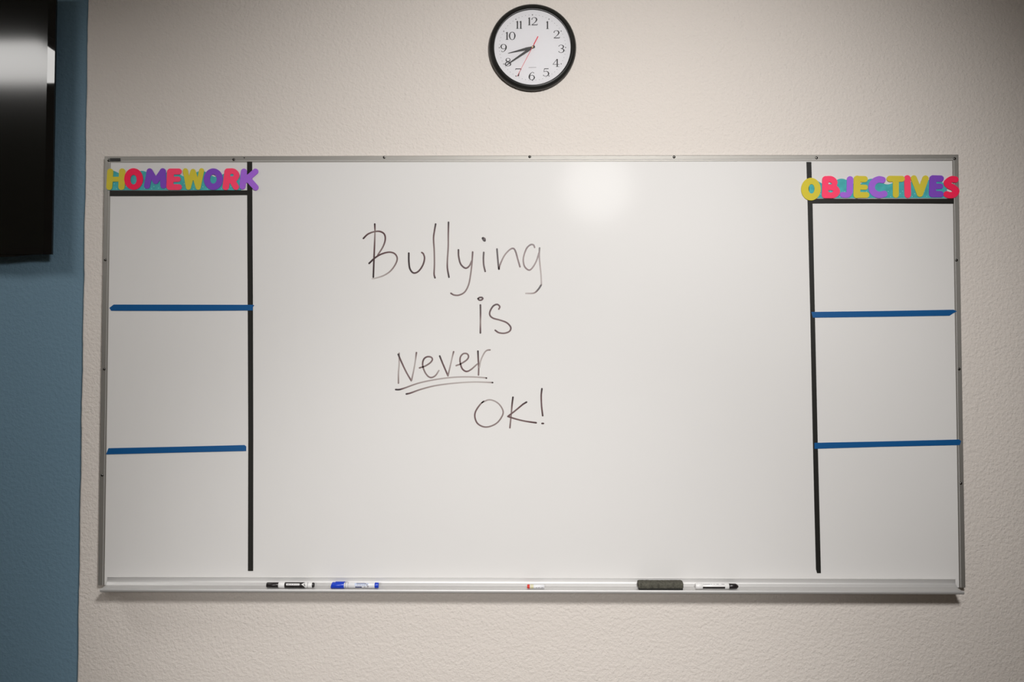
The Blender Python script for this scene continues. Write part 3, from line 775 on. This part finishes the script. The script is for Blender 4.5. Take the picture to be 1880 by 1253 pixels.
print_patch('blue_stripe', 655, 672, r*1.0, MY, z, 46, 60, M['mk_navy'], brl)
for a, c in ((656, 659), (660, 664), (665, 667.5), (668.5, 671)):
    print_patch('label_lettering', a, c, r*1.0, MY, z, 14, 26, M['mk_grey'], brl)
for a, c, e0, e1 in ((671, 673, 30, 52), (673.5, 675.5, 5, 40), (675, 677.5, -30, 10), (669, 671.5, -35, -10)):
    print_patch('swirl_print', a, c, r*1.0, MY, z, e0, e1, M['mk_grey'], brl)
cyl_part('end_plug', 688.3, 695.3, r*1.0, r*0.96, MY, z, M['mk_blue'], t)
# pale marker stub with a red end
t, r, z = marker(967.8, 1000, 'short pale pen with a red end, in the middle of the tray')
cyl_part('red_end', 967.8, 972.6, r*0.7, r*0.74, MY, z-r*0.26, M['mk_red'], t)
brl = cyl_part('barrel', 972.6, 999.5, r*0.72, r*0.72, MY, z-r*0.28, M['mk_pale'], t)
print_patch('sand_band', 973.5, 979.5, r*0.73, MY, z-r*0.28, -60, 110, M['mk_sand'], brl)
for a, c in ((984, 986), (988, 991), (993.5, 997.5)): print_patch('label_lettering', a, c, r*0.735, MY, z-r*0.28, -28, -8, M['mk_grey'], brl)
# white marker with black tip at right
t, r, z = marker(1276, 1355, 'white marker with a black stripe and black tip, right of the eraser')
cyl_part('cap', 1276.5, 1289, r*1.02, r*1.06, MY, z, M['mk_white'], t)
brl = cyl_part('barrel', 1289, 1330.5, r*0.96, r*0.96, MY, z, M['mk_white'], t)
print_patch('black_stripe', 1289.4, 1330, r*0.97, MY, z, -48, 2, M['mk_black'], brl)
for a, c in ((1290, 1303), (1305, 1306.5), (1310, 1311.5), (1315, 1319), (1324, 1329.5)):
    print_patch('label_lettering', a, c, r*0.97, MY, z, 52, 66, M['mk_grey'], brl)
cyl_part('collar', 1330.5, 1338, r*1.06, r*0.98, MY, z, M['mk_white'], t)
tipo = cyl_part('tip', 1338, 1351.5, r*0.98, r*0.92, MY, z, M['mk_black'], t)
cyl_part('tip_end', 1351.3, 1355.2, r*0.86, r*0.45, MY, z-r*0.08, M['mk_black'], t)
# felt eraser
EY0, EY1 = -0.0405, -0.0125
ex0, ex1 = px_x(1172.5, EY0, 0), px_x(1255.0, EY0, 0)
ez = tray_z(EY0)+0.0012
er = empty('board_eraser', ((ex0+ex1)/2, (EY0+EY1)/2, ez)); tag(er, 'dark grey felt board eraser lying on the tray', 'eraser')
bm = bmesh.new()
nx_, nr = 40, 28
rings = []
hh = 0.0170
for i in range(nx_+1):
    u = i/nx_; x = ex0+(ex1-ex0)*u
    e_ = min(u, 1-u)*(ex1-ex0); k = math.sqrt(max(0.0, 1-(1-min(e_/0.006, 1))**2))*0.16+0.84
    ring = []
    for j in range(nr):
        a = 2*math.pi*j/nr
        c, s = math.cos(a), math.sin(a)
        p = 5.0
        q = (abs(c)**p+abs(s)**p)**(-1/p)
        yy = (EY0+EY1)/2+c*q*(EY1-EY0)/2*k
        zz = ez+0.003+hh/2+s*q*hh/2*k*(1-0.03*math.sin(u*math.pi))
        jn = 0.0004*(random.random()-0.5)
        ring.append(bm.verts.new((x, yy+jn, zz+jn)))
    rings.append(ring)
for i in range(nx_):
    for j in range(nr): bm.faces.new((rings[i][j], rings[i][(j+1) % nr], rings[i+1][(j+1) % nr], rings[i+1][j]))
bm.faces.new(rings[0]); bm.faces.new(rings[-1])
def lie(b):                        # sits on the sloping tray floor
    for v in b.verts: v.co.z += tray_z(v.co.y)-tray_z(EY0)
    return b
obj('felt_body', lie(bm), M['felt'], er, smooth=True)
obj('felt_pad', lie(new_box(ex0+0.001, ex1-0.001, EY0+0.001, EY1-0.001, ez, ez+0.0048, bevel=0.0015)), M['felt_base'], er)
